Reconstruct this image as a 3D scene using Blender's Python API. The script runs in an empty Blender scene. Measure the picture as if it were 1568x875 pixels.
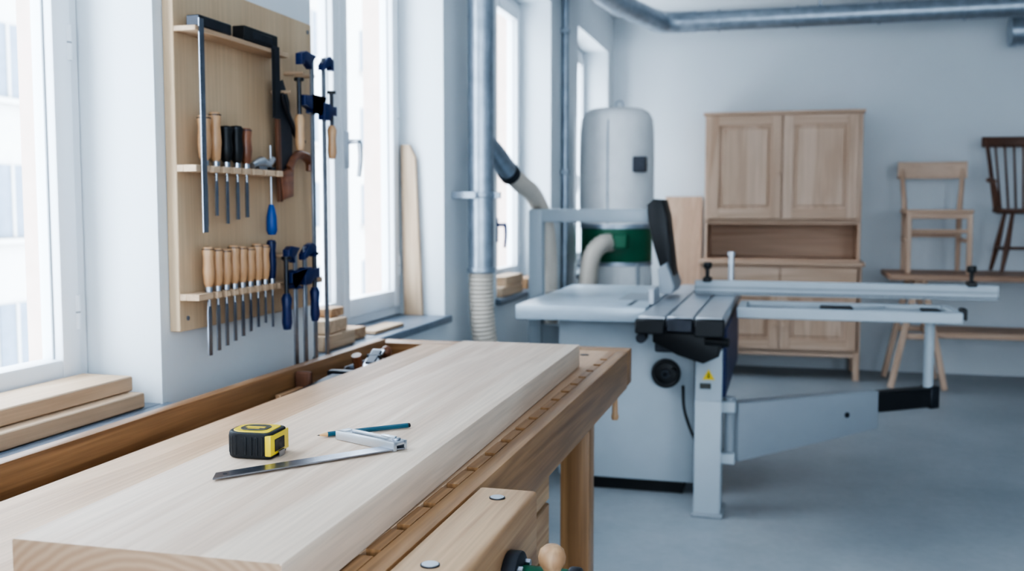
import bpy, bmesh, math, random
from mathutils import Vector, Matrix
random.seed(4)
R = math.radians
scene = bpy.context.scene

# ------------------------------------------------------------------ materials
def new_mat(name):
    m = bpy.data.materials.new(name); m.use_nodes = True
    nt = m.node_tree
    return m, nt, nt.nodes['Principled BSDF']

def s2l(c):
    return tuple(((x/12.92) if x <= 0.04045 else ((x+0.055)/1.055)**2.4) for x in c)

def rgb(r, g, b):
    return s2l((r/255, g/255, b/255))

def plain(name, col, rough=.5, metal=0.0, var=.06, vscale=6, bump=0.0, bscale=60, coat=0.0, spec=.5):
    m, nt, p = new_mat(name)
    p.inputs['Roughness'].default_value = rough
    p.inputs['Metallic'].default_value = metal
    p.inputs['Coat Weight'].default_value = coat
    p.inputs['Specular IOR Level'].default_value = spec
    tc = nt.nodes.new('ShaderNodeTexCoord')
    n = nt.nodes.new('ShaderNodeTexNoise'); n.inputs['Scale'].default_value = vscale; n.inputs['Detail'].default_value = 5
    nt.links.new(tc.outputs['Object'], n.inputs['Vector'])
    cr = nt.nodes.new('ShaderNodeValToRGB')
    cr.color_ramp.elements[0].position = .3; cr.color_ramp.elements[1].position = .7
    cr.color_ramp.elements[0].color = (*[c*(1-var) for c in col], 1)
    cr.color_ramp.elements[1].color = (*[min(1, c*(1+var)) for c in col], 1)
    nt.links.new(n.outputs['Fac'], cr.inputs['Fac'])
    nt.links.new(cr.outputs['Color'], p.inputs['Base Color'])
    if bump:
        n2 = nt.nodes.new('ShaderNodeTexNoise'); n2.inputs['Scale'].default_value = bscale; n2.inputs['Detail'].default_value = 4
        nt.links.new(tc.outputs['Object'], n2.inputs['Vector'])
        b = nt.nodes.new('ShaderNodeBump'); b.inputs['Strength'].default_value = bump; b.inputs['Distance'].default_value = .01
        nt.links.new(n2.outputs['Fac'], b.inputs['Height']); nt.links.new(b.outputs['Normal'], p.inputs['Normal'])
    return m

def wood(name, c1, c2, axis='Y', sc=1.0, rough=.5, fine=.18, bump=.08, coat=0.0, across=9.0, along=.7, bands=.12):
    """c1 dark grain colour, c2 light colour; grain runs along axis."""
    m, nt, p = new_mat(name)
    p.inputs['Roughness'].default_value = rough
    p.inputs['Coat Weight'].default_value = coat
    p.inputs['Coat Roughness'].default_value = .3
    tc = nt.nodes.new('ShaderNodeTexCoord')
    def mapped(a, c):
        mp = nt.nodes.new('ShaderNodeMapping')
        s = [c, c, c]; s['XYZ'.index(axis)] = a
        mp.inputs['Scale'].default_value = s
        nt.links.new(tc.outputs['Object'], mp.inputs['Vector'])
        return mp
    mp1 = mapped(along*sc, across*sc)
    n1 = nt.nodes.new('ShaderNodeTexNoise'); n1.inputs['Scale'].default_value = 1.0
    n1.inputs['Detail'].default_value = 3; n1.inputs['Distortion'].default_value = .5
    nt.links.new(mp1.outputs[0], n1.inputs['Vector'])
    mul = nt.nodes.new('ShaderNodeMath'); mul.operation = 'MULTIPLY'; mul.inputs[1].default_value = 34
    nt.links.new(n1.outputs['Fac'], mul.inputs[0])
    sn = nt.nodes.new('ShaderNodeMath'); sn.operation = 'SINE'
    nt.links.new(mul.outputs[0], sn.inputs[0])
    mr = nt.nodes.new('ShaderNodeMapRange'); mr.inputs[1].default_value = -1; mr.inputs[2].default_value = 1
    mr.inputs[3].default_value = -bands; mr.inputs[4].default_value = bands
    nt.links.new(sn.outputs[0], mr.inputs[0])
    ad = nt.nodes.new('ShaderNodeMath'); ad.operation = 'ADD'
    nt.links.new(n1.outputs['Fac'], ad.inputs[0]); nt.links.new(mr.outputs[0], ad.inputs[1])
    cr = nt.nodes.new('ShaderNodeValToRGB')
    cr.color_ramp.elements[0].position = .25; cr.color_ramp.elements[1].position = .72
    cr.color_ramp.elements[0].color = (*c1, 1); cr.color_ramp.elements[1].color = (*c2, 1)
    nt.links.new(ad.outputs[0], cr.inputs['Fac'])
    mp2 = mapped(5*sc, 170*sc)
    n2 = nt.nodes.new('ShaderNodeTexNoise'); n2.inputs['Scale'].default_value = 1.0; n2.inputs['Detail'].default_value = 2
    nt.links.new(mp2.outputs[0], n2.inputs['Vector'])
    mr2 = nt.nodes.new('ShaderNodeMapRange'); mr2.inputs[1].default_value = .35; mr2.inputs[2].default_value = .65
    mr2.inputs[3].default_value = 1-fine; mr2.inputs[4].default_value = 1.0
    nt.links.new(n2.outputs['Fac'], mr2.inputs[0])
    mix = nt.nodes.new('ShaderNodeMix'); mix.data_type = 'RGBA'; mix.blend_type = 'MULTIPLY'
    mix.inputs[0].default_value = 1
    nt.links.new(cr.outputs['Color'], mix.inputs[6]); nt.links.new(mr2.outputs[0], mix.inputs[7])
    nt.links.new(mix.outputs[2], p.inputs['Base Color'])
    b = nt.nodes.new('ShaderNodeBump'); b.inputs['Strength'].default_value = bump; b.inputs['Distance'].default_value = .003
    nt.links.new(n2.outputs['Fac'], b.inputs['Height']); nt.links.new(b.outputs['Normal'], p.inputs['Normal'])
    return m

def endgrain(name, c1, c2, off=(0, 0, -.12)):
    m, nt, p = new_mat(name)
    p.inputs['Roughness'].default_value = .65
    tc = nt.nodes.new('ShaderNodeTexCoord')
    mp = nt.nodes.new('ShaderNodeMapping'); mp.inputs['Location'].default_value = (-off[0], -off[1], -off[2]); mp.inputs['Scale'].default_value = (1, 0.05, 1)
    nt.links.new(tc.outputs['Object'], mp.inputs['Vector'])
    w = nt.nodes.new('ShaderNodeTexWave'); w.wave_type = 'RINGS'; w.rings_direction = 'Y'
    w.inputs['Scale'].default_value = 30; w.inputs['Distortion'].default_value = 3; w.inputs['Detail'].default_value = 3; w.inputs['Detail Scale'].default_value = .6
    nt.links.new(mp.outputs[0], w.inputs['Vector'])
    cr = nt.nodes.new('ShaderNodeValToRGB')
    cr.color_ramp.elements[0].color = (*c1, 1); cr.color_ramp.elements[1].color = (*c2, 1)
    nt.links.new(w.outputs['Fac'], cr.inputs['Fac']); nt.links.new(cr.outputs['Color'], p.inputs['Base Color'])
    return m

M = {}
M['plank'] = wood('plank_wood', rgb(200, 171, 148), rgb(224, 203, 183), 'Y', 1.0, .52, .13, .06, along=.4, across=10, bands=.13)
M['plank_end'] = endgrain('plank_end_grain', rgb(164, 134, 108), rgb(178, 150, 124))
B1, B2 = rgb(138, 100, 67), rgb(182, 140, 100)
for ax in 'XYZ':
    M['bench'+ax] = wood('bench_beech_'+ax, B1, B2, ax, 1, .42, .18, .06, coat=.12, across=14)
    M['vise'+ax] = wood('vise_beech_'+ax, rgb(168, 128, 94), rgb(202, 166, 130), ax, 1, .5, .15, .06, across=14, bands=.15)
    M['pale'+ax] = wood('pale_wood_'+ax, rgb(188, 158, 130), rgb(214, 188, 160), ax, 1, .6, .12, .04)
    M['hutch'+ax] = wood('hutch_oak_'+ax, rgb(192, 158, 132), rgb(216, 186, 162), ax, .8, .55, .10, .04)
    M['brown'+ax] = wood('brown_wood_'+ax, rgb(88, 58, 44), rgb(116, 78, 58), ax, 1, .45, .15, .04)
    M['table'+ax] = wood('table_wood_'+ax, rgb(154, 118, 94), rgb(186, 150, 124), ax, 1, .5, .15, .04)
M['benchtop'] = wood('bench_top_wood', rgb(180, 144, 114), rgb(204, 170, 140), 'Y', 1, .5, .14, .05, across=12)
M['tray'] = wood('tray_wood', rgb(96, 68, 48), rgb(124, 90, 64), 'Y', 1, .6)
M['ply'] = wood('plywood', rgb(198, 168, 136), rgb(214, 188, 156), 'Z', .7, .6, .10, .03, across=4)
M['handle'] = wood('handle_wood', rgb(188, 142, 102), rgb(214, 176, 136), 'Z', 2, .4, .1, .02, coat=.3)
M['handle2'] = wood('saw_handle_wood', rgb(112, 70, 48), rgb(150, 98, 70), 'Y', 2, .4, .1, .02, coat=.3)
M['wall'] = plain('wall_paint', rgb(222, 227, 231), .85, var=.02, vscale=1.5, bump=.05, bscale=90)
M['reveal_out'] = plain('exterior_plaster', rgb(204, 182, 170), .9, var=.05, vscale=20)
M['ceil'] = plain('ceiling_paint', rgb(230, 233, 235), .9, var=.02)
M['frame'] = plain('window_white', rgb(230, 233, 237), .35, var=.01)
M['sill'] = plain('sill_stone', rgb(116, 126, 138), .35, var=.12, vscale=40)
M['steel'] = plain('tool_steel', rgb(172, 176, 184), .30, 1.0, var=.1, vscale=30)
M['blade'] = plain('rule_steel', rgb(150, 156, 168), .26, 1.0, var=.12, vscale=25)
M['alu'] = plain('aluminium', rgb(196, 200, 206), .38, .9, var=.05, vscale=12)
M['darksteel'] = plain('dark_steel', rgb(66, 68, 74), .4, .8, var=.15, vscale=25)
M['galv'] = plain('galvanised_steel', rgb(165, 174, 184), .38, .75, var=.14, vscale=18)
M['black'] = plain('black_plastic', rgb(24, 25, 28), .45, var=.1)
M['rubber'] = plain('black_rubber', rgb(30, 31, 34), .6, var=.1, bump=.1, bscale=400)
M['yellow'] = plain('yellow_plastic', rgb(230, 200, 50), .35, var=.02)
M['label'] = plain('tape_label', rgb(74, 74, 70), .4, var=.3, vscale=120)
M['teal'] = plain('pencil_paint', rgb(20, 84, 104), .3, var=.03, coat=.5)
M['pwood'] = plain('pencil_wood', rgb(214, 170, 120), .6)
M['blue'] = plain('blue_plastic', rgb(28, 78, 150), .4, var=.05)
M['navy'] = plain('navy_paint', rgb(24, 40, 88), .4, var=.05)
M['sawgrey'] = plain('saw_paint', rgb(178, 186, 192), .45, var=.03)
M['castiron'] = plain('saw_table', rgb(180, 191, 200), .34, .2, var=.05, vscale=8)
M['sawmid'] = plain('saw_grey_panel', rgb(152, 158, 164), .45, var=.03)
M['green'] = plain('green_paint', rgb(30, 100, 72), .4, var=.05)
M['bag'] = plain('filter_fabric', rgb(226, 226, 226), .95, var=.04, vscale=10, bump=.3, bscale=14)
M['hose'] = plain('flex_hose', rgb(202, 191, 178), .5, var=.05)
M['fac1'] = plain('facade_plaster', rgb(174, 170, 166), .9, var=.03)
M['fac2'] = plain('facade_window', rgb(92, 104, 118), .5, var=.1)

# concrete floor
m, nt, p = new_mat('concrete_floor')
tc = nt.nodes.new('ShaderNodeTexCoord')
n1 = nt.nodes.new('ShaderNodeTexNoise'); n1.inputs['Scale'].default_value = 1.1; n1.inputs['Detail'].default_value = 9; n1.inputs['Roughness'].default_value = .6
n2 = nt.nodes.new('ShaderNodeTexNoise'); n2.inputs['Scale'].default_value = 35; n2.inputs['Detail'].default_value = 5
nt.links.new(tc.outputs['Object'], n1.inputs['Vector']); nt.links.new(tc.outputs['Object'], n2.inputs['Vector'])
cr = nt.nodes.new('ShaderNodeValToRGB'); cr.color_ramp.elements[0].position = .3; cr.color_ramp.elements[1].position = .7
cr.color_ramp.elements[0].color = (*rgb(140, 148, 154), 1); cr.color_ramp.elements[1].color = (*rgb(174, 179, 183), 1)
nt.links.new(n1.outputs['Fac'], cr.inputs['Fac'])
mr = nt.nodes.new('ShaderNodeMapRange'); mr.inputs[3].default_value = .9; mr.inputs[4].default_value = 1.08
nt.links.new(n2.outputs['Fac'], mr.inputs[0])
mx = nt.nodes.new('ShaderNodeMix'); mx.data_type = 'RGBA'; mx.blend_type = 'MULTIPLY'; mx.inputs[0].default_value = 1
nt.links.new(cr.outputs['Color'], mx.inputs[6]); nt.links.new(mr.outputs[0], mx.inputs[7])
nt.links.new(mx.outputs[2], p.inputs['Base Color'])
mr2 = nt.nodes.new('ShaderNodeMapRange'); mr2.inputs[3].default_value = .28; mr2.inputs[4].default_value = .55
nt.links.new(n1.outputs['Fac'], mr2.inputs[0]); nt.links.new(mr2.outputs[0], p.inputs['Roughness'])
M['floor'] = m
# glass
m = bpy.data.materials.new('window_glass'); m.use_nodes = True; nt = m.node_tree
nt.nodes.remove(nt.nodes['Principled BSDF'])
t = nt.nodes.new('ShaderNodeBsdfTransparent'); g = nt.nodes.new('ShaderNodeBsdfGlossy'); g.inputs['Roughness'].default_value = .02
mx = nt.nodes.new('ShaderNodeMixShader'); mx.inputs[0].default_value = .05
nt.links.new(t.outputs[0], mx.inputs[1]); nt.links.new(g.outputs[0], mx.inputs[2])
nt.links.new(mx.outputs[0], nt.nodes['Material Output'].inputs['Surface'])
M['glass'] = m

# ------------------------------------------------------------------ mesh builder
class B:
    def __init__(s, name, mats_extra=None):
        s.name = name; s.bm = bmesh.new(); s.mats = []; s.T = Matrix.Identity(4)
    def mi(s, k):
        if k not in s.mats: s.mats.append(k)
        return s.mats.index(k)
    def merge(s, b2, mat, smooth=False):
        i = s.mi(mat)
        for f in b2.faces:
            f.material_index = i; f.smooth = smooth
        b2.transform(s.T)
        me = bpy.data.meshes.new('tmp'); b2.to_mesh(me); b2.free()
        s.bm.from_mesh(me); bpy.data.meshes.remove(me)
    def box(s, lo, hi, mat, bev=.002, seg=1, M4=None):
        b = bmesh.new(); bmesh.ops.create_cube(b, size=1)
        d = [max(1e-5, hi[i]-lo[i]) for i in range(3)]; c = [(hi[i]+lo[i])/2 for i in range(3)]
        for v in b.verts:
            v.co = Vector((v.co.x*d[0]+c[0], v.co.y*d[1]+c[1], v.co.z*d[2]+c[2]))
        bev = min(bev, min(d)*.4)
        if bev > 0: bmesh.ops.bevel(b, geom=list(b.edges), offset=bev, segments=seg, affect='EDGES', profile=.5)
        if M4 is not None: b.transform(M4)
        s.merge(b, mat)
    def beam(s, p0, p1, w, h, mat, bev=.002, up=(0, 0, 1)):
        """box from p0 to p1; w = sideways size, h = size along up"""
        p0 = Vector(p0); p1 = Vector(p1); z = (p1-p0); L = z.length; z.normalize()
        upv = Vector(up)
        if abs(z.dot(upv)) > .98: upv = Vector((0, 1, 0))
        x = upv.cross(z).normalized(); y = z.cross(x)
        m4 = Matrix((x, y, z)).transposed().to_4x4(); m4.translation = (p0+p1)/2
        s.box((-w/2, -h/2, -L/2), (w/2, h/2, L/2), mat, bev, 1, m4)
    def cyl(s, p0, p1, r, mat, r1=None, seg=24, bev=0, caps=True):
        p0 = Vector(p0); p1 = Vector(p1); d = p1-p0
        b = bmesh.new()
        bmesh.ops.create_cone(b, cap_ends=caps, segments=seg, radius1=r, radius2=r if r1 is None else r1, depth=d.length)
        if bev:
            es = [e for e in b.edges if all(len(f.verts) == 4 for f in e.link_faces) is False and len(e.link_faces) == 2]
            bmesh.ops.bevel(b, geom=es, offset=bev, segments=2, affect='EDGES', profile=.5)
        m4 = d.to_track_quat('Z', 'Y').to_matrix().to_4x4(); m4.translation = (p0+p1)/2
        b.transform(m4); s.merge(b, mat, True)
    def lathe(s, prof, org, mat, axis=(0, 0, 1), seg=28):
        b = bmesh.new(); rings = []
        for r, z in prof:
            if r < 1e-5: rings.append([b.verts.new((0, 0, z))])
            else: rings.append([b.verts.new((r*math.cos(2*math.pi*i/seg), r*math.sin(2*math.pi*i/seg), z)) for i in range(seg)])
        for a, c in zip(rings[:-1], rings[1:]):
            for i in range(seg):
                j = (i+1) % seg
                if len(a) == 1 and len(c) == 1: continue
                if len(a) == 1: b.faces.new((a[0], c[j], c[i]))
                elif len(c) == 1: b.faces.new((a[i], a[j], c[0]))
                else: b.faces.new((a[i], a[j], c[j], c[i]))
        bmesh.ops.recalc_face_normals(b, faces=list(b.faces))
        m4 = Vector(axis).to_track_quat('Z', 'Y').to_matrix().to_4x4(); m4.translation = Vector(org)
        b.transform(m4); s.merge(b, mat, True)
    def ball(s, c, r, mat, sub=3):
        b = bmesh.new(); bmesh.ops.create_icosphere(b, subdivisions=sub, radius=1)
        rr = r if hasattr(r, '__len__') else (r, r, r)
        for v in b.verts: v.co = Vector((v.co.x*rr[0]+c[0], v.co.y*rr[1]+c[1], v.co.z*rr[2]+c[2]))
        s.merge(b, mat, True)
    def tube(s, pts, r, mat, seg=14, n=10, corr=0.0, pitch=.02, flat=(1, 1)):
        P = [Vector(p) for p in pts]
        Q = [P[0]*2-P[1]]+P+[P[-1]*2-P[-2]]
        out = []
        for i in range(1, len(Q)-2):
            for k in range(n):
                t = k/n
                out.append(.5*((2*Q[i])+(-Q[i-1]+Q[i+1])*t+(2*Q[i-1]-5*Q[i]+4*Q[i+1]-Q[i+2])*t*t+(-Q[i-1]+3*Q[i]-3*Q[i+1]+Q[i+2])*t**3))
        out.append(P[-1])
        if corr:
            L = [0]
            for a, c in zip(out[:-1], out[1:]): L.append(L[-1]+(c-a).length)
            m = max(4, int(L[-1]/(pitch/2))); res = []; j = 0
            for k in range(m+1):
                d = L[-1]*k/m
                while j < len(L)-2 and L[j+1] < d: j += 1
                t = (d-L[j])/max(1e-9, L[j+1]-L[j]); res.append(out[j].lerp(out[j+1], t))
            out = res
        b = bmesh.new(); rings = []; prev = None
        for i, c in enumerate(out):
            t = (out[min(i+1, len(out)-1)]-out[max(i-1, 0)]).normalized()
            if prev is None:
                u = t.orthogonal().normalized()
            else:
                u = (prev-t*prev.dot(t)).normalized()
            prev = u; w = t.cross(u)
            if hasattr(r, '__len__'):
                f = i/(len(out)-1)*(len(r)-1); k = min(int(f), len(r)-2); rr = r[k]+(r[k+1]-r[k])*(f-k)
            else: rr = r
            rr = rr*(1+(corr if i % 2 else -corr))
            rings.append([b.verts.new(c+u*math.cos(2*math.pi*q/seg)*rr*flat[0]+w*math.sin(2*math.pi*q/seg)*rr*flat[1]) for q in range(seg)])
        for a, c in zip(rings[:-1], rings[1:]):
            for i in range(seg):
                j = (i+1) % seg; b.faces.new((a[i], a[j], c[j], c[i]))
        b.faces.new(rings[0][::-1]); b.faces.new(rings[-1])
        bmesh.ops.recalc_face_normals(b, faces=list(b.faces))
        s.merge(b, mat, True)
    def prism(s, poly, lo, hi, mat, plane='XY', bev=0.0, seg=2, smooth=False):
        b = bmesh.new()
        def co(a, c, h):
            return {'XY': (a, c, h), 'XZ': (a, h, c), 'YZ': (h, a, c)}[plane]
        v0 = [b.verts.new(co(a, c, lo)) for a, c in poly]; v1 = [b.verts.new(co(a, c, hi)) for a, c in poly]
        n = len(poly)
        f0 = b.faces.new(v0); f1 = b.faces.new(v1)
        for i in range(n): b.faces.new((v0[i], v0[(i+1) % n], v1[(i+1) % n], v1[i]))
        bmesh.ops.recalc_face_normals(b, faces=list(b.faces))
        if bev:
            es = list(set(list(f0.edges)+list(f1.edges)))
            bmesh.ops.bevel(b, geom=es, offset=bev, segments=seg, affect='EDGES', profile=.5)
        s.merge(b, mat, smooth)
    def done(s, sharp=38, rot=None):
        me = bpy.data.meshes.new(s.name)
        vs = s.bm.verts
        xs = [v.co.x for v in vs]; ys = [v.co.y for v in vs]; zs = [v.co.z for v in vs]
        c = Vector(((min(xs)+max(xs))/2, (min(ys)+max(ys))/2, min(zs)))
        bmesh.ops.translate(s.bm, verts=list(vs), vec=-c)
        s.bm.to_mesh(me); s.bm.free()
        for k in s.mats: me.materials.append(M[k])
        me.set_sharp_from_angle(angle=R(sharp))
        o = bpy.data.objects.new(s.name, me); scene.collection.objects.link(o); o.location = c
        return o

# ------------------------------------------------------------------ room shell
XW, XO, XR, YF, YB, ZC = -1.40, -1.74, 4.4, -2.6, 8.30, 2.85
ZS, ZH = .825, 2.54
wins = [(-1.22, 0.0), (.79, 2.01), (2.80, 4.02), (4.82, 6.02), (6.84, 8.05)]  # first one continues the row unseen behind the camera, added for its light
b = B('floor'); b.box((XO, YF-.3, -.1), (XR+.2, YB+.2, 0), 'floor', 0); b.done()
b = B('ceiling'); b.box((XO, YF-.3, ZC), (XR+.2, YB+.2, ZC+.15), 'ceil', 0); b.done()
b = B('wall_left')
b.box((XO, YF, 0), (XW, YB, ZS-.03), 'wall', 0)
b.box((XO, YF, ZH), (XW, YB, ZC), 'wall', 0)
ys = [YF]+[y for w in wins for y in w]+[YB]
for i in range(0, len(ys), 2): b.box((XO, ys[i], ZS-.03), (XW, ys[i+1], ZH), 'wall', 0)
for (a, c) in wins:   # exterior plaster reveals
    b.box((XO-.02, c-.012, ZS-.03), (-1.665, c, ZH), 'reveal_out', 0)
    b.box((XO-.02, a, ZS-.03), (-1.665, a+.012, ZH), 'reveal_out', 0)
b.done()
b = B('wall_back'); b.box((XO, YB, 0), (XR+.2, YB+.2, ZC), 'wall', 0); b.done()
b = B('wall_right'); b.box((XR, YF, 0), (XR+.2, YB, ZC), 'wall', 0); b.done()
b = B('wall_front')
fx = [(-.4, 1.2), (2.0, 3.6)]  # window openings added behind the camera to let in fill light
b.box((XO, YF-.3, 0), (XR, YF, .8), 'wall', 0); b.box((XO, YF-.3, 2.5), (XR, YF, ZC), 'wall', 0)
e = [XO]+[x for w in fx for x in w]+[XR]
for i in range(0, len(e), 2): b.box((e[i], YF-.3, .8), (e[i+1], YF, 2.5), 'wall', 0)
b.done()

for n, (a, c) in enumerate(wins):
    b = B('window_%d' % (n+1))
    x0, x1 = -1.665, -1.60
    g = .001
    fw = .055
    zb = ZS+.001
    b.box((x0, a+g, zb), (x1, a+fw, ZH-g), 'frame', .004); b.box((x0, c-fw, zb), (x1, c-g, ZH-g), 'frame', .004)
    b.box((x0, a+fw, zb), (x1, c-fw, zb+.05), 'frame', .004); b.box((x0, a+fw, ZH-.06), (x1, c-fw, ZH-g), 'frame', .004)
    mid = (a+c)/2
    b.box((x0, mid-.02, zb+.05), (x1-.01, mid+.02, ZH-.06), 'frame', .004)
    sx0, sx1 = -1.645, -1.585
    for (p, q) in ((a+fw-.012, mid-.004), (mid+.004, c-fw+.012)):
        sw = .06
        b.box((sx0, p, zb+.04), (sx1, p+sw, ZH-.05), 'frame', .006, 2); b.box((sx0, q-sw, zb+.04), (sx1, q, ZH-.05), 'frame', .006, 2)
        b.box((sx0, p+sw, zb+.04), (sx1, q-sw, zb+.11), 'frame', .006, 2); b.box((sx0, p+sw, ZH-.12), (sx1, q-sw, ZH-.05), 'frame', .006, 2)
        b.box((-1.618, p+sw-.005, zb+.1), (-1.614, q-sw+.005, ZH-.11), 'glass', 0)
        # dark glazing seal
        b.box((-1.612, p+sw, zb+.11), (-1.608, p+sw+.004, ZH-.12), 'sawmid', 0); b.box((-1.612, q-sw-.004, zb+.11), (-1.608, q-sw, ZH-.12), 'sawmid', 0)
    # handle
    hy = mid+.035; hz = 1.50 if n != 3 else 1.16; hm = 'alu' if n != 3 else 'navy'
    b.box((-1.585, hy-.014, hz-.07), (-1.575, hy+.014, hz+.07), hm, .004)
    b.cyl((-1.576, hy, hz+.03), (-1.535, hy, hz+.03), .010, hm)
    b.tube([(-1.538, hy, hz+.036), (-1.533, hy+.01, hz+.02), (-1.532, hy+.012, hz-.04), (-1.538, hy+.010, hz-.10)], [.011, .010, .009, .008], hm)
    # hinges
    for hz2 in (1.0, 1.62):
        b.cyl((-1.590, c-fw+.006, hz2), (-1.590, c-fw+.006, hz2+.08), .009, 'frame'); b.cyl((-1.590, c-fw+.006, hz2+.038), (-1.590, c-fw+.006, hz2+.042), .0095, 'sawmid')
    b.done()
    b = B('trim_%d' % (n+1))
    b.box((-1.665, a+.001, ZS-.03), (XW-.002, c-.001, ZS), 'sill', .002)
    b.box((XW-.001, a-.02, ZS-.03), (XW+.03, c+.02, ZS), 'sill', .004)
    b.done()

# exterior: pale building across the street
b = B('building_facade')
b.box((-14.5, -12, -8), (-14, 46, 9), 'fac1', 0)
for i in range(26):
    for j in range(5):
        y = -9.55+i*2.06; z = -4.45+j*2.6
        b.box((-14.0, y, z), (-13.96, y+.85, z+1.35), 'fac2', 0)
        b.box((-13.98, y-.1, z-.12), (-13.85, y+.95, z-.02), 'fac1', 0)
        b.box((-13.97, y+.40, z), (-13.93, y+.45, z+1.35), 'fac1', 0)
b.done()

# ------------------------------------------------------------------ workbench
b = B('workbench')
ZT = .86
b.box((-1.08, .55, .79), (-.492, 2.90, ZT), 'benchtop', .001)
y = .55; k = .90
while k < 2.75:                                   # dog-hole strip
    b.box((-.492, y, .79), (-.473, k-.011, ZT), 'benchY', 0)
    y = k+.011; k += .1015
b.box((-.492, y, .79), (-.473, 2.90, ZT), 'benchY', 0)
b.box((-.492, .55, .755), (-.473, 2.90, .79), 'black', 0)  # black floor below the slots, painted-in shade of the dog holes
b.box((-.473, .55, .75), (-.44, 2.90, ZT), 'benchY', .003, 2)
b.box((-1.235, 2.90, .755), (-.44, 2.985, ZT), 'benchX', .003, 2)      # end cap
b.box((-1.235, .50, .755), (-.44, .55, ZT), 'benchX', .003, 2)
b.box((-1.235, .55, .74), (-1.205, 2.90, .872), 'benchY', .003, 2)     # rear rim
b.box((-1.205, .55, .79), (-1.08, 2.90, .812), 'tray', 0)
b.cyl((-.55, 2.80, ZT-.001), (-.55, 2.80, ZT+.0012), .013, 'darksteel'); b.cyl((-.60, 2.94, ZT-.001), (-.60, 2.94, ZT+.0012), .013, 'viseZ')
for (x, yy) in ((-.58, 2.62), (-.58, .70), (-1.18, 2.62), (-1.18, .70)):
    b.box((x, yy, 0), (x+.08, yy+.08, .77), 'benchZ', .004, 2)
    b.box((x-.005, yy-.03, 0), (x+.085, yy+.11, .05), 'benchX', .004)
for yy in (2.64, .72):
    b.box((-1.10, yy, .12), (-.58, yy+.04, .22), 'benchX', .003); b.box((-1.18, yy, .68), (-.50, yy+.04, .76), 'benchX', .003)
for x in (-.56, -1.16): b.box((x, .78, .14), (x+.035, 2.62, .24), 'benchY', .003)
# drawers
b.box((-1.10, .92, .26), (-.52, 2.17, .745), 'benchY', .002)
for r_ in range(4):
    for c_ in range(2):
        z0 = .27+r_*.118; y0 = .93+c_*.62
        b.box((-.52, y0, z0), (-.502, y0+.605, z0+.11), 'viseY', .003)
        b.box((-.5025, y0+.25, z0+.078), (-.499, y0+.36, z0+.098), 'black', .001)
# front vise
b.box((-.434, .80, .69), (-.345, 1.405, .864), 'viseY', .006, 3)
for yy in (1.352, 1.07):
    b.cyl((-.392, yy, .8635), (-.392, yy, .8655), .0115, 'darksteel', seg=32); b.cyl((-.392, yy, .8645), (-.392, yy, .8662), .0100, 'alu', seg=32)
for yy in (.95, 1.235):
    b.cyl((-.345, yy, .79), (-.325, yy, .79), .040, 'darksteel', bev=.003)
    for q in range(4):
        aa = q*math.pi/2+.7; b.cyl((-.325, yy+.028*math.cos(aa), .79+.028*math.sin(aa)), (-.318, yy+.028*math.cos(aa), .79+.028*math.sin(aa)), .006, 'steel', seg=6)
b.cyl((-.325, 1.235, .79), (-.262, 1.235, .79), .022, 'green', bev=.003); b.cyl((-.262, 1.235, .79), (-.245, 1.235, .79), .026, 'darksteel', bev=.004)
b.cyl((-.278, 1.21, .815), (-.278, 1.21, .60), .0075, 'steel')
b.lathe([(0, -.010), (.010, -.010), (.012, -.005), (.017, .003), (.0180, .011), (.0155, .020), (.009, .0255), (0, .027)], (-.278, 1.21, .826), 'viseZ')
b.cyl((-.278, 1.21, .800), (-.278, 1.21, .816), .013, 'green', bev=.002)
b.lathe([(0, -.02), (.014, -.016), (.018, 0), (.012, .012), (0, .014)], (-.278, 1.21, .59), 'handle')
# tail vise handle peg
b.lathe([(0, 0), (.009, .002), (.012, .012), (.009, .024), (.0085, .10), (.011, .105), (.011, .118), (0, .118)], (-.485, 2.955, .640), 'handle')
b.cyl((-.55, 2.985, .80), (-.55, 3.03, .80), .02, 'darksteel')
b.done()

# plank, lying very slightly askew on the bench
b = B('oak_plank')
b.box((-.828, .887, ZT+.001), (-.503, 2.580, .920), 'plank', .0025, 2)
o = b.done()
o.rotation_euler = (0, 0, .0200)
o.data.materials.append(M['plank_end'])
for f in o.data.polygons:
    if abs(f.normal.y) > .9: f.material_index = 1

# tape measure
b = B('tape_measure')
b.T = Matrix.Translation((-.742, 1.290, .9205)) @ Matrix.Rotation(R(4), 4, 'Z') @ Matrix.Scale(.91, 4)
def rounded(hx, hy, rads, n=7):
    pts = []
    for (sx, sy, a0), r in zip(((1, 1, 0), (-1, 1, 90), (-1, -1, 180), (1, -1, 270)), rads):
        cx, cy = sx*(hx-r), sy*(hy-r)
        for i in range(n+1):
            a = R(a0+90*i/n); pts.append((cx+r*math.cos(a), cy+r*math.sin(a)))
    return pts
b.prism(rounded(.040, .034, (.012, .026, .026, .010)), 0, .042, 'rubber', 'XY', .004, 3, True)
b.prism(rounded(.033, .029, (.010, .022, .022, .008)), .041, .0432, 'yellow', 'XY', .0008, 1)
b.prism(rounded(.0235, .0205, (.016, .018, .018, .014)), .043, .0442, 'label', 'XY', .0003, 1)
b.box((-.016, -.004, .0440), (.016, .004, .0446), 'yellow', 0); b.box((-.010, -.011, .0440), (.010, -.008, .0446), 'yellow', 0)
b.box((.030, -.0345, .005), (.0408, .0345, .0385), 'yellow', .002, 2)
b.box((.0395, -.020, .010), (.0418, .016, .030), 'black', .001)
b.box((.041, -.010, .008), (.0445, .010, .0095), 'steel', 0); b.box((.0435, -.010, -.0000), (.0445, .010, .0095), 'steel', 0)
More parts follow.
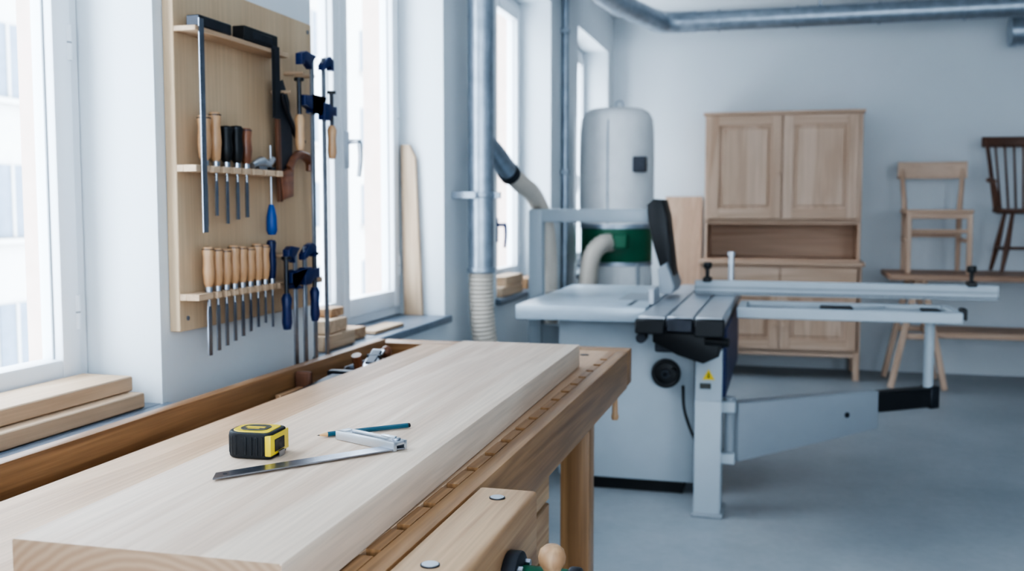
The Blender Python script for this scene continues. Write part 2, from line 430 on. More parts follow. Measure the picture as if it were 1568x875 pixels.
for i in range(13):      # rubber grip ribs on near side and back
    a = R(150+i*13)
    cx, cy = -.012+.0285*math.cos(a), .0335*math.sin(a)
    if i > 8: cx = -.012+(i-8)*.0095; cy = -.0338
    b.box((cx-.0022, cy-.0022, .006), (cx+.0022, cy+.0022, .036), 'rubber', .001)
b.done()

# pencil
b = B('pencil')
p0 = Vector((-.703, 1.407, .9245)); p1 = Vector((-.589, 1.516, .9245)); d = (p1-p0).normalized()
b.cyl(p0+d*.017, p1-d*.004, .0040, 'teal', seg=6); b.cyl(p1-d*.004, p1, .0040, 'black', r1=.0034, seg=6)
b.cyl(p0+d*.017, p0+d*.004, .0039, 'pwood', r1=.0012, seg=12); b.cyl(p0+d*.0045, p0, .0012, 'black', r1=.0002, seg=8)
b.done()

# sliding bevel
b = B('sliding_bevel_square')
A = Vector((-.733, 1.150, .9212)); C = Vector((-.556, 1.372, .9212)); E = Vector((-.662, 1.419, .9212))
dz = Vector((0, 0, 1))
dd = (C-A).normalized(); nn = Vector((-dd.y, dd.x, 0))
def flat_poly(bb, pts, z0, z1, mat, bev=0):
    bb.prism([(q.x, q.y) for q in pts], z0, z1, mat, 'XY', bev)
w = .0135
flat_poly(b, [A-nn*w, C-nn*w+dd*.008, C+nn*w+dd*.008, A+nn*w+dd*.014], .9225, .9245, 'blade')
b.cyl(A+dd*.022+dz*.0030, A+dd*.022+dz*.0036, .0030, 'darksteel', seg=12)
ee = (E-C).normalized(); mm = Vector((-ee.y, ee.x, 0))
C2 = C+mm*.002
for sgn in (-1, 1):
    q = C2+mm*sgn*.0105
    flat_poly(b, [q-mm*.0030-ee*.012, q+mm*.0030-ee*.012, q+mm*.0030+ee*.118, q-mm*.0030+ee*.118], .9205, .9345, 'alu', .0008)
flat_poly(b, [C2-mm*.0105-ee*.012, C2+mm*.0105-ee*.012, C2+mm*.0105+ee*.012, C2-mm*.0105+ee*.012], .9285, .9345, 'alu', .0008)
flat_poly(b, [C2-mm*.0105+ee*.103, C2+mm*.0105+ee*.103, C2+mm*.0105+ee*.118, C2-mm*.0105+ee*.118], .9205, .9345, 'alu', .0008)
flat_poly(b, [C2-mm*.008+ee*.04, C2+mm*.008+ee*.04, C2+mm*.008+ee*.055, C2-mm*.008+ee*.055], .9205, .9265, 'alu', 0)
b.cyl(C+dz*.013, C+dz*.0165, .0075, 'steel', bev=.001); b.beam(C+dz*.017, C+dz*.017+ee*.03, .007, .003, 'alu')
b.done()

# tray tools (tray floor z = .812)
b = B('hand_plane')
b.box((-1.165, 2.50, .813), (-1.115, 2.78, .822), 'darksteel', .002)
b.box((-1.165, 2.50, .822), (-1.161, 2.78, .845), 'steel', .001); b.box((-1.119, 2.50, .822), (-1.115, 2.78, .845), 'steel', .001)
b.beam((-1.14, 2.60, .825), (-1.14, 2.69, .868), .040, .006, 'steel'); b.beam((-1.14, 2.62, .836), (-1.14, 2.68, .866), .030, .012, 'darksteel')
b.cyl((-1.161, 2.655, .852), (-1.119, 2.655, .852), .008, 'darksteel')
b.tube([(-1.14, 2.55, .815), (-1.14, 2.54, .85), (-1.14, 2.53, .875)], [.012, .013, .014], 'handle2'); b.ball((-1.14, 2.745, .853), (.017, .017, .02), 'handle2')
b.done()
b = B('steel_square')
b.beam((-1.125, 2.02, .828), (-1.135, 2.40, .842), .032, .004, 'darksteel', .0005); b.beam((-1.17, 2.42, .838), (-1.10, 2.42, .838), .03, .024, 'darksteel', .002)
b.done()
b = B('marking_gauge')
b.box((-1.19, 2.16, .813), (-1.175, 2.36, .828), 'vise' + 'Y', .002); b.box((-1.2, 2.28, .813), (-1.1565, 2.30, .866), 'brownZ', .004)
b.done()

# sill offcuts
b = B('stacked_boards')
b.box((-1.565, .95, ZS+.001), (-1.405, 1.952, ZS+.036), 'paleY', .003)
b.box((-1.575, .88, ZS+.037), (-1.44, 1.958, ZS+.072), 'paleY', .003)
b.done()
b = B('wood_offcuts')
b.box((-1.52, 2.86, ZS+.001), (-1.40, 3.10, ZS+.05), 'paleY', .003); b.box((-1.50, 2.90, ZS+.051), (-1.41, 3.06, ZS+.095), 'paleX', .003)
b.box((-1.53, 3.13, ZS+.001), (-1.43, 3.26, ZS+.04), 'viseX', .003); b.box((-1.51, 3.0, ZS+.096), (-1.44, 3.10, ZS+.125), 'viseX', .003)
b.box((-1.50, 3.32, ZS+.001), (-1.42, 3.60, ZS+.014), 'paleY', .002)
b.done()
b = B('leaning_plank')
b.prism([(-1.572, ZS+.001), (-1.490, ZS+.001), (-1.518, 1.50), (-1.545, 1.552), (-1.582, 1.552)], 3.985, 4.012, 'paleZ', 'XZ', .002); b.done()
b = B('wood_offcuts')
b.box((-1.50, 4.9, ZS+.001), (-1.39, 5.3, ZS+.05), 'paleY', .003); b.box((-1.49, 5.0, ZS+.051), (-1.40, 5.35, ZS+.10), 'paleY', .003)
b.box((-1.48, 5.45, ZS+.001), (-1.40, 5.75, ZS+.06), 'viseY', .003)
b.done()

# ------------------------------------------------------------------ tool board
XB = -1.37
b = B('tool_board')
b.box((XW+.001, 2.045, .99), (XB, 2.745, 1.825), 'ply', .002)
b.box((XB, 2.045, 1.69), (-1.312, 2.49, 1.702), 'paleY', .0015)              # top shelf
low_c = [2.115+i*.0384 for i in range(9)]; low_c += [2.505, 2.56]
mid_c = [2.11, 2.158, 2.206, 2.255, 2.30, 2.36, 2.426]
def rack(z, cs, y0, y1):
    b.box((XB, y0, z-.008), (-1.352, y1, z+.008), 'paleY', .001)
    prev = y0
    for c in cs:
        b.box((-1.352, prev, z-.008), (-1.318, c-.0085, z+.008), 'paleY', .001); prev = c+.0085
    b.box((-1.352, prev, z-.008), (-1.318, y1, z+.008), 'paleY', .001)
rack(1.375, mid_c, 2.045, 2.462); rack(1.072, low_c, 2.045, 2.69)
for (y, z) in ((2.075, 1.02), (2.72, 1.02), (2.075, 1.80), (2.72, 1.80)): b.cyl((XB-.001, y, z), (XB+.002, y, z), .006, 'steel', seg=12)
for (y, z) in ((2.575, 1.66), (2.64, 1.66), (2.50, 1.60), (2.457, 1.15), (2.513, 1.15)): b.cyl((XB, y, z), (-1.31, y, z), .005, 'paleX', seg=12)
b.done()

def chisel(y, ztop, hl, bl, bw, mat='handle', r=.0135, x=-1.336):
    b = B('wood_chisel')
    z = ztop
    b.lathe([(0, 0), (.0075, 0), (.0085, .012), (r*.82, .02), (r, hl*.45), (r*.86, hl*.75), (r*1.02, hl*.93), (r*.8, hl), (0, hl+.002)], (x, y, z), mat, seg=18)
    b.cyl((x, y, z-.0005), (x, y, z+.012), .0092, 'steel', seg=16)
    b.cyl((x, y, z+hl*.94), (x, y, z+hl*.96), r*1.03, 'darksteel', seg=16)
    b.cyl((x, y, z+.002), (x, y, z-.035), .004, 'steel', seg=10)
    b.prism([(y-.004, z-.02), (y+.004, z-.02), (y+bw/2, z-.05), (y+bw/2, z-bl), (y-bw/2, z-bl), (y-bw/2, z-.05)], x-.0015, x+.0018, 'blade', 'YZ')
    b.done()
for i, y in enumerate(low_c[:8]):
    chisel(y, 1.0805, .108-.004*(i % 3), .155-.012*i*.6, [.016, .015, .013, .012, .014, .011, .010, .009][i], r=.0145)
chisel(low_c[8], 1.0805, .115, .12, .008, 'navy', .0125)
chisel(mid_c[0], 1.3835, .118, .145, .016, r=.0165); chisel(mid_c[1], 1.3835, .130, .12, .012, r=.015)
chisel(mid_c[2], 1.3835, .100, .14, .012, 'black', .0165); chisel(mid_c[3], 1.3835, .104, .13, .014, 'black', .0165)
chisel(mid_c[4], 1.3835, .102, .125, .014, 'handle2', .0155)
b = B('spokeshave')
b.tube([(-1.336, 2.33, 1.392), (-1.336, 2.35, 1.400), (-1.336, 2.38, 1.404), (-1.336, 2.41, 1.400), (-1.336, 2.44, 1.415)], [.008, .009, .014, .010, .008], 'alu')
b.box((-1.345, 2.355, 1.384), (-1.328, 2.395, 1.392), 'steel', .001); b.done()
b = B('screwdriver')
b.cyl((-1.336, 2.426, 1.29), (-1.336, 2.426, 1.45), .003, 'steel', seg=10); b.box((-1.345, 2.414, 1.3835), (-1.327, 2.438, 1.392), 'darksteel', .001)
b.lathe([(0, 0), (.010, .001), (.0145, .012), (.0135, .05), (.009, .072), (.006, .082), (0, .082)], (-1.336, 2.426, 1.21), 'blue'); b.done()

b = B('try_square')
b.box((-1.345, 2.06, 1.7025), (-1.3105, 2.20, 1.728), 'darksteel', .002); b.box((-1.311, 2.056, 1.225), (-1.3085, 2.076, 1.72), 'blade', .0003)
for i in range(30): b.box((-1.3086, 2.056, 1.24+i*.014), (-1.3082, 2.062, 1.2408+i*.014), 'black', 0)
b.done()
b = B('try_square')
b.box((-1.345, 2.26, 1.7025), (-1.3105, 2.43, 1.738), 'black', .002); b.box((-1.335, 2.30, 1.710), (-1.309, 2.40, 1.730), 'darksteel', .001)
b.box((-1.311, 2.395, 1.52), (-1.3085, 2.435, 1.71), 'darksteel', .0005); b.box((-1.3115, 2.398, 1.525), (-1.3065, 2.405, 1.70), 'black', 0); b.done()

b = B('hand_saw')
X0 = -1.342
b.prism([(2.480, 1.625), (2.51, 1.635), (2.545, 1.58), (2.56, 1.48), (2.555, 1.34), (2.52, 1.31), (2.485, 1.31)], X0, X0+.0015, 'darksteel', 'YZ')
b.prism([(2.466, 1.635), (2.482, 1.640), (2.492, 1.30), (2.476, 1.30)], X0-.004, X0+.006, 'brownZ', 'YZ', .001)
b.prism([(2.478, 1.38), (2.55, 1.40), (2.545, 1.315), (2.49, 1.305)], X0-.008, X0+.011, 'handle2', 'YZ', .003)
b.tube([(X0, 2.53, 1.39), (X0, 2.57, 1.425), (X0, 2.615, 1.435), (X0, 2.665, 1.42), (X0, 2.665, 1.39)], [.015, .013, .012, .015, .010], 'handle2')
b.tube([(X0, 2.50, 1.60), (X0, 2.53, 1.55), (X0, 2.575, 1.50), (X0, 2.62, 1.47)], [.012, .009, .009, .012], 'darksteel')
b.done()

def fclamp(y, zt, zb, arm, z2, x=-1.29, wood_h=True, s=1):
    b = B('bar_clamp')
    b.box((x-.003, y-.009, zb), (x+.003, y+.009, zt), 'steel', .001)
    b.prism([(y-.016, zt-.02), (y+.014*s, zt+.004), (y+arm*.6*s, zt+.010), (y+arm*s, zt), (y+arm*s, zt-.03), (y+arm*.8*s, zt-.028), (y+arm*.7*s, zt-.016), (y-.016, zt-.035)], x-.010, x+.010, 'navy', 'YZ', .002)
    b.prism([(y-.016, z2+.018), (y+.02*s, z2+.018), (y+arm*.7*s, z2+.012), (y+(arm+.014)*s, z2+.014), (y+(arm+.014)*s, z2-.014), (y+arm*.7*s, z2-.014), (y+.02*s, z2-.03), (y-.016, z2-.03)], x-.011, x+.011, 'navy', 'YZ', .002)
    ya = y+arm*s
    b.cyl((x, ya, z2+.05), (x, ya, z2-.05), .006, 'darksteel', seg=12); b.cyl((x, ya, z2+.05), (x, ya, z2+.058), .013, 'black', seg=16)
    b.lathe([(0, 0), (.010, .002), (.0135, .02), (.012, .06), (.0145, .085), (.009, .098), (0, .1)], (x, ya, z2-.14), 'handle' if wood_h else 'navy', seg=16)
    b.done()
fclamp(2.585, 1.705, .85, -.078, 1.58, s=1)
fclamp(2.648, 1.71, .84, .05, 1.565, x=-1.285)
fclamp(2.457, 1.17, .825, -.05, 1.095, x=-1.285, wood_h=False)
fclamp(2.513, 1.175, .835, .06, 1.10, x=-1.285, wood_h=False)

# ------------------------------------------------------------------ ducts
b = B('extraction_duct')
px, py = -1.29, 4.20
b.cyl((px, py, 1.01), (px, py, ZC-.002), .056, 'galv', seg=36)
for i in range(14): b.cyl((px, py, 1.07+i*.13), (px, py, 1.074+i*.13), .0575, 'galv', seg=36)
for z in (1.34, 2.2, 1.01): b.cyl((px, py, z-.012), (px, py, z+.012), .063, 'galv', seg=36, bev=.003)
b.box((XW+.001, py-.08, 1.325), (px+.0, py-.07, 1.355), 'galv', .001); b.box((px-.09, py-.008, 1.325), (px+.09, py+.008, 1.355), 'galv', .002)
b.tube([(px, py, 1.03), (px, py, .9), (px+.01, py+.01, .72), (px+.04, py+.06, .5), (px+.06, py+.14, .3), (px+.10, py+.3, .12)], .054, 'hose', 20, 10, .05, .018)
b.tube([(px+.01, py, 1.58), (px+.035, py+.13, 1.52), (px+.055, py+.28, 1.44)], .045, 'galv', 24, 8)
b.cyl((px+.050, py+.25, 1.456), (px+.057, py+.285, 1.437), .050, 'darksteel', seg=24)
b.tube([(px+.054, py+.27, 1.446), (px+.07, py+.45, 1.395), (px+.075, py+.66, 1.345), (px+.095, py+.80, 1.22), (px+.10, py+.88, 1.05), (px+.10, py+.90, .8), (px+.10, py+.90, .5), (px+.11, py+.90, .15)], .042, 'hose', 20, 10, .05, .018)
b.done()
b = B('ceiling_duct')
b.tube([(-1.25, 5.0, 2.69), (-1.2, 6.0, 2.67), (-1.12, 6.7, 2.66), (-.95, 7.35, 2.65)], .075, 'galv', 28, 6)
b.tube([(-.95, 7.35, 2.65), (-.90, 7.47, 2.65), (-.80, 7.52, 2.65), (-.65, 7.52, 2.65)], .077, 'galv', 28, 6)
b.cyl((-.7, 7.52, 2.65), (XR-.01, 7.52, 2.65), .072, 'galv', seg=32)
for i in range(9): b.cyl((-.5+i*.55, 7.52, 2.65), (-.485+i*.55, 7.52, 2.65), .079, 'galv', seg=32)
for x in (.2, 1.3, 2.4): b.box((x, 7.51, 2.72), (x+.02, 7.53, ZC-.001), 'galv', 0)
b.cyl((1.56, 8.0, 2.56), (XR-.01, 8.0, 2.56), .10, 'galv', seg=32); b.cyl((1.54, 8.0, 2.56), (1.58, 8.0, 2.56), .108, 'galv', seg=32)
b.done()
b = B('conduit_pipe')
b.cyl((-1.375, 6.32, 0), (-1.375, 6.32, ZC-.001), .022, 'galv'); b.box((XW+.001, 6.29, 1.5), (-1.35, 6.35, 1.53), 'galv', .001); b.box((XW+.001, 6.29, 2.4), (-1.35, 6.35, 2.43), 'galv', .001)
b.done()
b = B('conduit_pipe'); b.cyl((-1.2, 8.1, 2.80), (2.2, 8.1, 2.80), .018, 'galv'); b.done()

# ------------------------------------------------------------------ dust extractor
b = B('dust_extractor')
cx, cy = -1.10, 6.70
b.lathe([(.0, 1.955), (.10, 1.955), (.175, 1.945), (.215, 1.92), (.238, 1.88), (.246, 1.80), (.25, 1.6), (.250, 1.35), (.244, 1.17)], (cx, cy, 0), 'bag', seg=40)
b.cyl((cx, cy, 1.15), (cx, cy, 1.18), .246, 'galv', seg=40); b.cyl((cx, cy, .93), (cx, cy, 1.15), .240, 'green', seg=40, bev=.005)
b.cyl((cx, cy, .905), (cx, cy, .93), .244, 'galv', seg=40)
b.lathe([(.236, .905), (.245, .80), (.25, .5), (.22, .34), (.10, .30), (0, .30)], (cx, cy, 0), 'bag', seg=40)
b.tube([(cx, cy, 1.95), (cx-.01, cy, 1.99), (cx+.03, cy, 2.0), (cx+.04, cy, 1.95)], .006, 'galv', 8)
b.tube([(cx-.02, cy-.249, 1.18), (cx-.02, cy-.255, 1.5), (cx-.02, cy-.243, 1.84), (cx-.01, cy-.12, 1.955)], .004, 'galv', 8)
b.box((cx+.14, cy-.225, 1.52), (cx+.225, cy-.15, 1.62), 'darksteel', .004)
b.box((cx+.02, cy-.30, 1.02), (cx+.12, cy-.22, 1.12), 'green', .01)
for a in (45, 135, 225, 315):
    q = (cx+.24*math.cos(R(a)), cy+.24*math.sin(R(a))); b.cyl((q[0], q[1], .08), (q[0], q[1], .92), .013, 'sawmid'); b.ball((q[0], q[1], .035), .035, 'black', 2)
b.box((cx-.27, cy-.25, .07), (cx+.27, cy+.25, .10), 'sawmid', .005)
b.tube([(cx+.00, cy-.24, 1.06), (cx-.05, cy-.33, 1.045), (cx-.10, cy-.38, .96), (cx-.12, cy-.40, .75), (cx-.12, cy-.40, .4)], .060, 'hose', 20, 10, .04, .03)
b.done()

# ------------------------------------------------------------------ table saw
b = B('table_saw')
G = 'sawgrey'
b.box((-.96, 4.45, 0), (-.42, 5.02, .07), 'black', 0)  # inset plinth, black to paint in the shadow gap under the body
b.box((-.985, 4.41, .06), (-.37, 5.06, .80), G, .006, 2)
b.box((-1.14, 4.22, .795), (-.565, 5.45, .86), 'castiron', .006, 2)
b.box((-.74, 4.55, .8595), (-.60, 4.95, .862), 'sawmid', .001)
b.box((-.66, 4.30, .8595), (-.64, 5.4, .8605), 'darksteel', 0)
# sliding table
for (x0, x1) in ((-.548, -.445), (-.438, -.335), (-.328, -.222)):
    b.box((x0, 3.90, .815), (x1, 5.60, .86), 'alu', .003)
b.box((-.545, 3.92, .795), (-.225, 5.58, .818), 'darksteel', 0)
b.box((-.56, 3.875, .79), (-.445, 3.90, .850), 'black', .006); b.box((-.44, 3.875, .80), (-.335, 3.90, .855), 'darksteel', .006); b.box((-.33, 3.87, .785), (-.215, 3.90, .855), 'black', .006)
b.box((-.50, 4.02, .70), (-.24, 5.5, .797), 'darksteel', .006)
b.prism([(-.50, .79), (-.24, .79), (-.24, .70), (-.30, .67), (-.40, .70), (-.50, .75)], 3.95, 4.03, 'black', 'XZ', .006)
b.cyl((-.29, 3.94, .765), (-.20, 3.93, .76), .018, 'black'); b.cyl((-.54, 3.97, .77), (-.54, 3.90, .77), .02, 'darksteel')
# right carriage cover and column
b.box((-.345, 4.13, .48), (-.235, 5.3, .705), G, .006, 2)
b.box((-.236, 4.16, .50), (-.222, 5.25, .79), 'navy', .004)
b.box((-.345, 4.12, 0.015), (-.235, 4.26, .49), G, .006, 2)
b.box((-.355, 4.11, 0), (-.225, 4.30, .02), 'sawmid', .004)
b.prism([(-.315, .578), (-.265, .578), (-.290, .622)], 4.124, 4.131, 'yellow', 'XZ')
b.prism([(-.294, .586), (-.286, .586), (-.289, .608), (-.291, .608)], 4.1225, 4.126, 'black', 'XZ')
b.box((-.325, 4.124, .54), (-.28, 4.131, .562), 'label', 0)
b.tube([(-.42, 4.40, .50), (-.41, 4.37, .40), (-.37, 4.33, .30), (-.33, 4.28, .25)], .006, 'black', 8)
# handwheel
hx, hy, hz = -.49, 4.36, .56
b.cyl((hx, 4.41, hz), (hx, 4.33, hz), .012, 'darksteel'); b.cyl((hx, 4.345, hz), (hx, 4.365, hz), .05, 'black', bev=.004); b.cyl((hx, 4.33, hz), (hx, 4.35, hz), .02, 'darksteel')
rim = [(hx+.055*math.cos(2*math.pi*i/16), 4.35, hz+.055*math.sin(2*math.pi*i/16)) for i in range(17)]
b.tube(rim, .010, 'black', 10, 4); b.cyl((hx+.035, 4.345, hz+.02), (hx+.035, 4.30, hz+.02), .009, 'black')
# hinge and swing arm
b.cyl((-.205, 4.19, .22), (-.205, 4.19, .50), .022, 'sawmid'); b.box((-.24, 4.14, .44), (-.18, 4.24, .485), G, .004); b.box((-.24, 4.14, .225), (-.18, 4.24, .27), G, .004)
a0 = Vector((-.19, 4.19, 0)); a1 = Vector((.39, 4.62, 0)); dv = (a1-a0); L = dv.length; ang = math.atan2(dv.y, dv.x)
b.T = Matrix.Translation(a0) @ Matrix.Rotation(ang, 4, 'Z')
b.prism([(0, .235), (.10, .245), (L, .315), (L, .482), (0, .478)], -.04, .04, 'sawmid', 'XZ', .006)
b.box((L-.01, -.03, .385), (L+.345, .03, .475), 'black', .006); b.box((L+.30, -.035, .38), (L+.35, .035, .48), 'darksteel', .004)
b.cyl((.55, -.043, .30+.09), (.55, -.03, .30+.09), .012, 'darksteel')
b.T = Matrix.Identity(4)
b.cyl((.64, 4.80, .46), (.64, 4.80, .80), .022, G)
# outrigger frame
b.box((-.20, 4.56, .79), (.74, 4.60, .838), G, .004); b.box((-.20, 4.90, .79), (.74, 4.94, .838), G, .004)
b.box((-.20, 4.60, .79), (-.16, 4.90, .838), G, .004); b.box((.70, 4.60, .79), (.74, 4.90, .838), G, .004)
b.beam((.10, 4.60, .815), (.45, 4.90, .815), .03, .03, G); b.box((.60, 4.74, .79), (.68, 4.86, .83), 'black', .005)
b.box((.16, 4.60, .82), (.30, 4.72, .845), 'black', .006); b.box((.74, 4.62, .80), (.765, 4.70, .85), 'black', .004)
b.box((-.14, 4.66, .80), (.05, 4.70, .83), 'darksteel', .004); b.box((-.16, 4.80, .795), (.70, 4.83, .825), 'sawmid', .003)
# crosscut fence
b.box((-.42, 4.93, .862), (.945, 4.96, .932), G, .004); b.box((-.42, 4.925, .895), (.945, 4.93, .903), 'sawmid', 0); b.box((-.42, 4.925, .872), (.945, 4.93, .876), 'darksteel', 0)
for x in (.83, -.36):
    b.box((x-.02, 4.91, .925), (x+.02, 4.975, .948), 'black', .004); b.cyl((x, 4.945, .94), (x, 4.945, 1.01), .009, 'black'); b.cyl((x, 4.945, .99), (x, 4.945, 1.02), .02, 'black', bev=.005)
b.cyl((-.25, 5.0, .86), (-.25, 5.0, 1.05), .014, 'alu'); b.cyl((-.25, 5.0, 1.05), (-.25, 5.0, 1.07), .018, 'alu')
b.box((-.57, 4.35, .861), (-.545, 4.55, .93), 'alu', .003)
# guard gantry
b.box((-1.235, 4.82, .35), (-1.165, 4.90, 1.28), G, .008, 2); b.box((-1.235, 4.83, 1.215), (-.60, 4.89, 1.28), G, .008, 2)
b.box((-1.18, 4.83, .60), (-.98, 4.89, .70), G, .004)
b.prism([(-.635, 1.30), (-.605, 1.328), (-.56, 1.325), (-.540, 1.25), (-.505, .96), (-.55, .94), (-.60, 1.10), (-.628, 1.22)], 4.74, 4.97, 'black', 'XZ', .01)
b.prism([(-.57, 1.00), (-.53, 1.03), (-.49, .92), (-.50, .885), (-.555, .885)], 4.65, 5.0, 'sawmid', 'XZ', .006)
b.done()

# ------------------------------------------------------------------ hutch cabinet
b = B('hutch_cabinet')
def door(x0, x1, z0, z1, yf, knob=None):
    s = .075
    b.box((x0, yf, z0), (x0+s, yf+.022, z1), 'hutchZ', .002); b.box((x1-s, yf, z0), (x1, yf+.022, z1), 'hutchZ', .002)
    b.box((x0+s, yf, z0), (x1-s, yf+.022, z0+s), 'hutchX', .002); b.box((x0+s, yf, z1-s), (x1-s, yf+.022, z1), 'hutchX', .002)
    b.box((x0+s, yf+.014, z0+s), (x1-s, yf+.02, z1-s), 'hutchZ', 0)
    b.box((x0+s+.022, yf+.003, z0+s+.022), (x1-s-.022, yf+.02, z1-s-.022), 'hutchZ', .008)
    if knob: b.lathe([(0, .03), (.010, .028), (.012, .02), (.006, .008), (.007, 0)], (knob, yf, (z0+z1)/2-.05), 'hutchZ', axis=(0, -1, 0))
XL, XRt = -.60, .545
def carc(x0, x1, y0, y1, z0, z1):
    t = .022
    b.box((x0, y0, z0), (x0+t, y1, z1), 'hutchZ', .001); b.box((x1-t, y0, z0), (x1, y1, z1), 'hutchZ', .001)
    b.box((x0+t, y0, z1-t), (x1-t, y1, z1), 'hutchX', .001); b.box((x0+t, y0, z0), (x1-t, y1, z0+t), 'hutchX', .001)
    b.box((x0+t, y1-.012, z0+t), (x1-t, y1, z1-t), 'hutchX', 0)
carc(XL, XRt, 7.83, 8.25, 1.18, 2.0); carc(XL, XRt, 7.83, 8.25, .88, 1.185)
b.box((XL-.015, 7.80, 1.99), (XRt+.015, 8.26, 2.015), 'hutchX', .004)
mid = (XL+XRt)/2
b.box((XL, 7.81, 1.19), (XL+.03, 7.835, 1.99), 'hutchZ', .002); b.box((XRt-.03, 7.81, 1.19), (XRt, 7.835, 1.99), 'hutchZ', .002)
door(XL+.03, mid-.003, 1.205, 1.985, 7.80, mid-.03); door(mid+.003, XRt-.03, 1.205, 1.985, 7.80)
b.box((XL-.03, 7.72, .855), (XRt+.03, 8.26, .885), 'hutchX', .004)
carc(XL-.01, XRt+.01, 7.76, 8.25, .20, .855)
door(XL+.02, mid-.002, .225, .69, 7.735, mid-.03); door(mid+.002, XRt-.02, .225, .69, 7.735, mid+.03)
b.box((XL+.02, 7.735, .70), (mid-.002, 7.757, .845), 'hutchX', .003); b.box((mid+.002, 7.735, .70), (XRt-.02, 7.757, .845), 'hutchX', .003)
for x in (XL-.01, XRt-.035):
    for y in (7.75, 8.20): b.box((x, y, 0), (x+.045, y+.045, .22), 'hutchZ', .003)
b.box((XL, 7.76, .17), (XRt, 7.78, .21), 'hutchX', .002)
b.done()

b = B('wood_panel'); b.beam((-.80, 8.10, .01), (-.80, 8.265, 1.38), .30, .022, 'hutchZ', .002, up=(0, 1, 0)); b.done()

# ------------------------------------------------------------------ trestle table and chairs
b = B('trestle_table')
b.box((.72, 7.42, .78), (2.9, 8.10, .82), 'tableX', .004)
for x in (.93, 2.3):
    for y in (7.50, 8.0):
        b.beam((x-.02, y, .78), (x-.18, y, 0.005), .04, .05, 'hutchZ', .003, up=(0, 1, 0)); b.beam((x+.02, y, .78), (x+.18, y, .005), .04, .05, 'hutchZ', .003, up=(0, 1, 0))
        b.box((x-.10, y-.015, .36), (x+.10, y+.015, .40), 'hutchX', .002)
    b.box((x-.03, 7.48, .74), (x+.03, 8.02, .78), 'hutchY', .002)
b.box((1.0, 7.52, .37), (2.6, 7.98, .41), 'hutchX', .003)
b.done()

b = B('wooden_chair')
zt = .821
xl, xr = .83, 1.27
for x in (xl+.02, xr-.02): b.beam((x, 7.56, zt), (x, 7.58, zt+.435), .034, .034, 'hutchZ', .004)
for sx, x in ((-1, xl+.03), (1, xr-.03)):
    b.tube([(x, 7.98, zt), (x, 7.97, zt+.43), (x+sx*.012, 7.99, zt+.62), (x+sx*.022, 8.03, zt+.78)], [.016, .020, .018, .015], 'hutchZ', 12)
b.box((xl, 7.54, zt+.43), (xr, 7.99, zt+.455), 'hutchX', .006, 2)
b.box((xl+.03, 7.56, zt+.39), (xr-.03, 7.58, zt+.43), 'hutchX', .002)
b.box((xl+.03, 7.57, zt+.29), (xr-.03, 7.59, zt+.315), 'hutchX', .004); b.box((xl+.03, 7.96, zt+.25), (xr-.03, 7.98, zt+.28), 'hutchX', .004)
for x in (xl+.02, xr-.02): b.box((x-.01, 7.58, zt+.22), (x+.01, 7.97, zt+.245), 'hutchY', .003)
pts_o = []; pts_i = []
for i in range(13):
    t = i/12; x = xl-.02+t*(xr-xl+.04); yy = 8.00+.05*math.sin(math.pi*t)
    pts_o.append((x, yy)); pts_i.append((x, yy+.02))
b.prism(pts_o+pts_i[::-1], zt+.685, zt+.81, 'hutchX', 'XY', .004)
b.done()

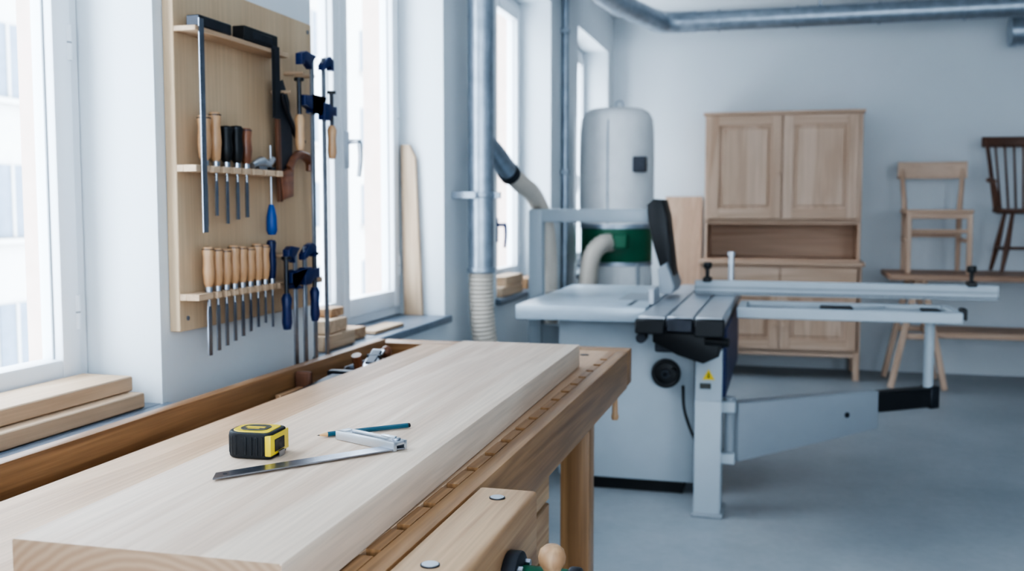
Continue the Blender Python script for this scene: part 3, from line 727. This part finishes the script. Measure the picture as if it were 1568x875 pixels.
b = B('windsor_chair')
cx, cy = 1.66, 7.76; W = 'brownZ'
b.lathe([(0, .425), (.20, .425), (.235, .44), (.235, .455), (.20, .462), (0, .455)], (cx, cy, zt), 'brownX', seg=32)
for sx in (-1, 1):
    for sy in (-1, 1):
        b.tube([(cx+sx*.13, cy+sy*.13, zt+.43), (cx+sx*.165, cy+sy*.165, zt+.2), (cx+sx*.20, cy+sy*.19, zt+.012)], [.012, .02, .012], W, 12)
    b.tube([(cx+sx*.175, cy-.17, zt+.18), (cx+sx*.175, cy+.17, zt+.18)], .011, W, 10)
    b.tube([(cx+sx*.19, cy+.13, zt+.44), (cx+sx*.225, cy+.19, zt+.75), (cx+sx*.25, cy+.235, zt+.96)], [.016, .014, .013], W, 12)
    b.tube([(cx+sx*.215, cy+.17, zt+.66), (cx+sx*.27, cy, zt+.665), (cx+sx*.26, cy-.14, zt+.65)], [.013, .017, .019], W, 12)
    b.tube([(cx+sx*.20, cy-.08, zt+.45), (cx+sx*.255, cy-.11, zt+.65)], .012, W, 10)
b.tube([(cx-.175, cy, zt+.18), (cx+.175, cy, zt+.18)], .011, W, 10)
for i in range(7):
    x = -.15+i*.05; b.tube([(cx+x, cy+.17, zt+.45), (cx+x*1.25, cy+.25, zt+.93)], .008, W, 8, 3)
pts_o = []; pts_i = []
for i in range(13):
    t = i/12; x = cx-.28+t*.56; yy = cy+.225+.04*math.sin(math.pi*t); pts_o.append((x, yy)); pts_i.append((x, yy+.022))
b.prism(pts_o+pts_i[::-1], zt+.91, zt+.985, 'brownX', 'XY', .004)
b.done()

# ------------------------------------------------------------------ light
w = bpy.data.worlds.new('overcast_sky'); scene.world = w; w.use_nodes = True
bg = w.node_tree.nodes['Background']; bg.inputs[0].default_value = (.74, .87, 1.0, 1); bg.inputs[1].default_value = 9.0
def portal(name, loc, rot, sx, sy):
    l = bpy.data.lights.new(name, 'AREA'); l.shape = 'RECTANGLE'; l.size = sx; l.size_y = sy; l.cycles.is_portal = True
    o = bpy.data.objects.new(name, l); o.location = loc; o.rotation_euler = rot; scene.collection.objects.link(o)
for n, (a, c) in enumerate(wins): portal('sky_portal', (XO-.03, (a+c)/2, (ZS+ZH)/2), (0, R(-90), 0), ZH-ZS, c-a)
for (a, c) in fx: portal('sky_portal', ((a+c)/2, YF-.31, 1.65), (R(90), 0, 0), c-a, 1.7)

# ------------------------------------------------------------------ camera
cam = bpy.data.cameras.new('camera'); co = bpy.data.objects.new('camera', cam); scene.collection.objects.link(co)
cam.sensor_width = 36; cam.lens = 35
co.location = (0, 0, 1.28); co.rotation_euler = (R(90-4.4), 0, R(15.3))
cam.dof.use_dof = True; cam.dof.focus_distance = 1.5; cam.dof.aperture_fstop = 4.8
cam.clip_start = .05
scene.camera = co
scene.view_settings.view_transform = 'AgX'
scene.view_settings.look = 'AgX - High Contrast'
scene.view_settings.exposure = 0.25
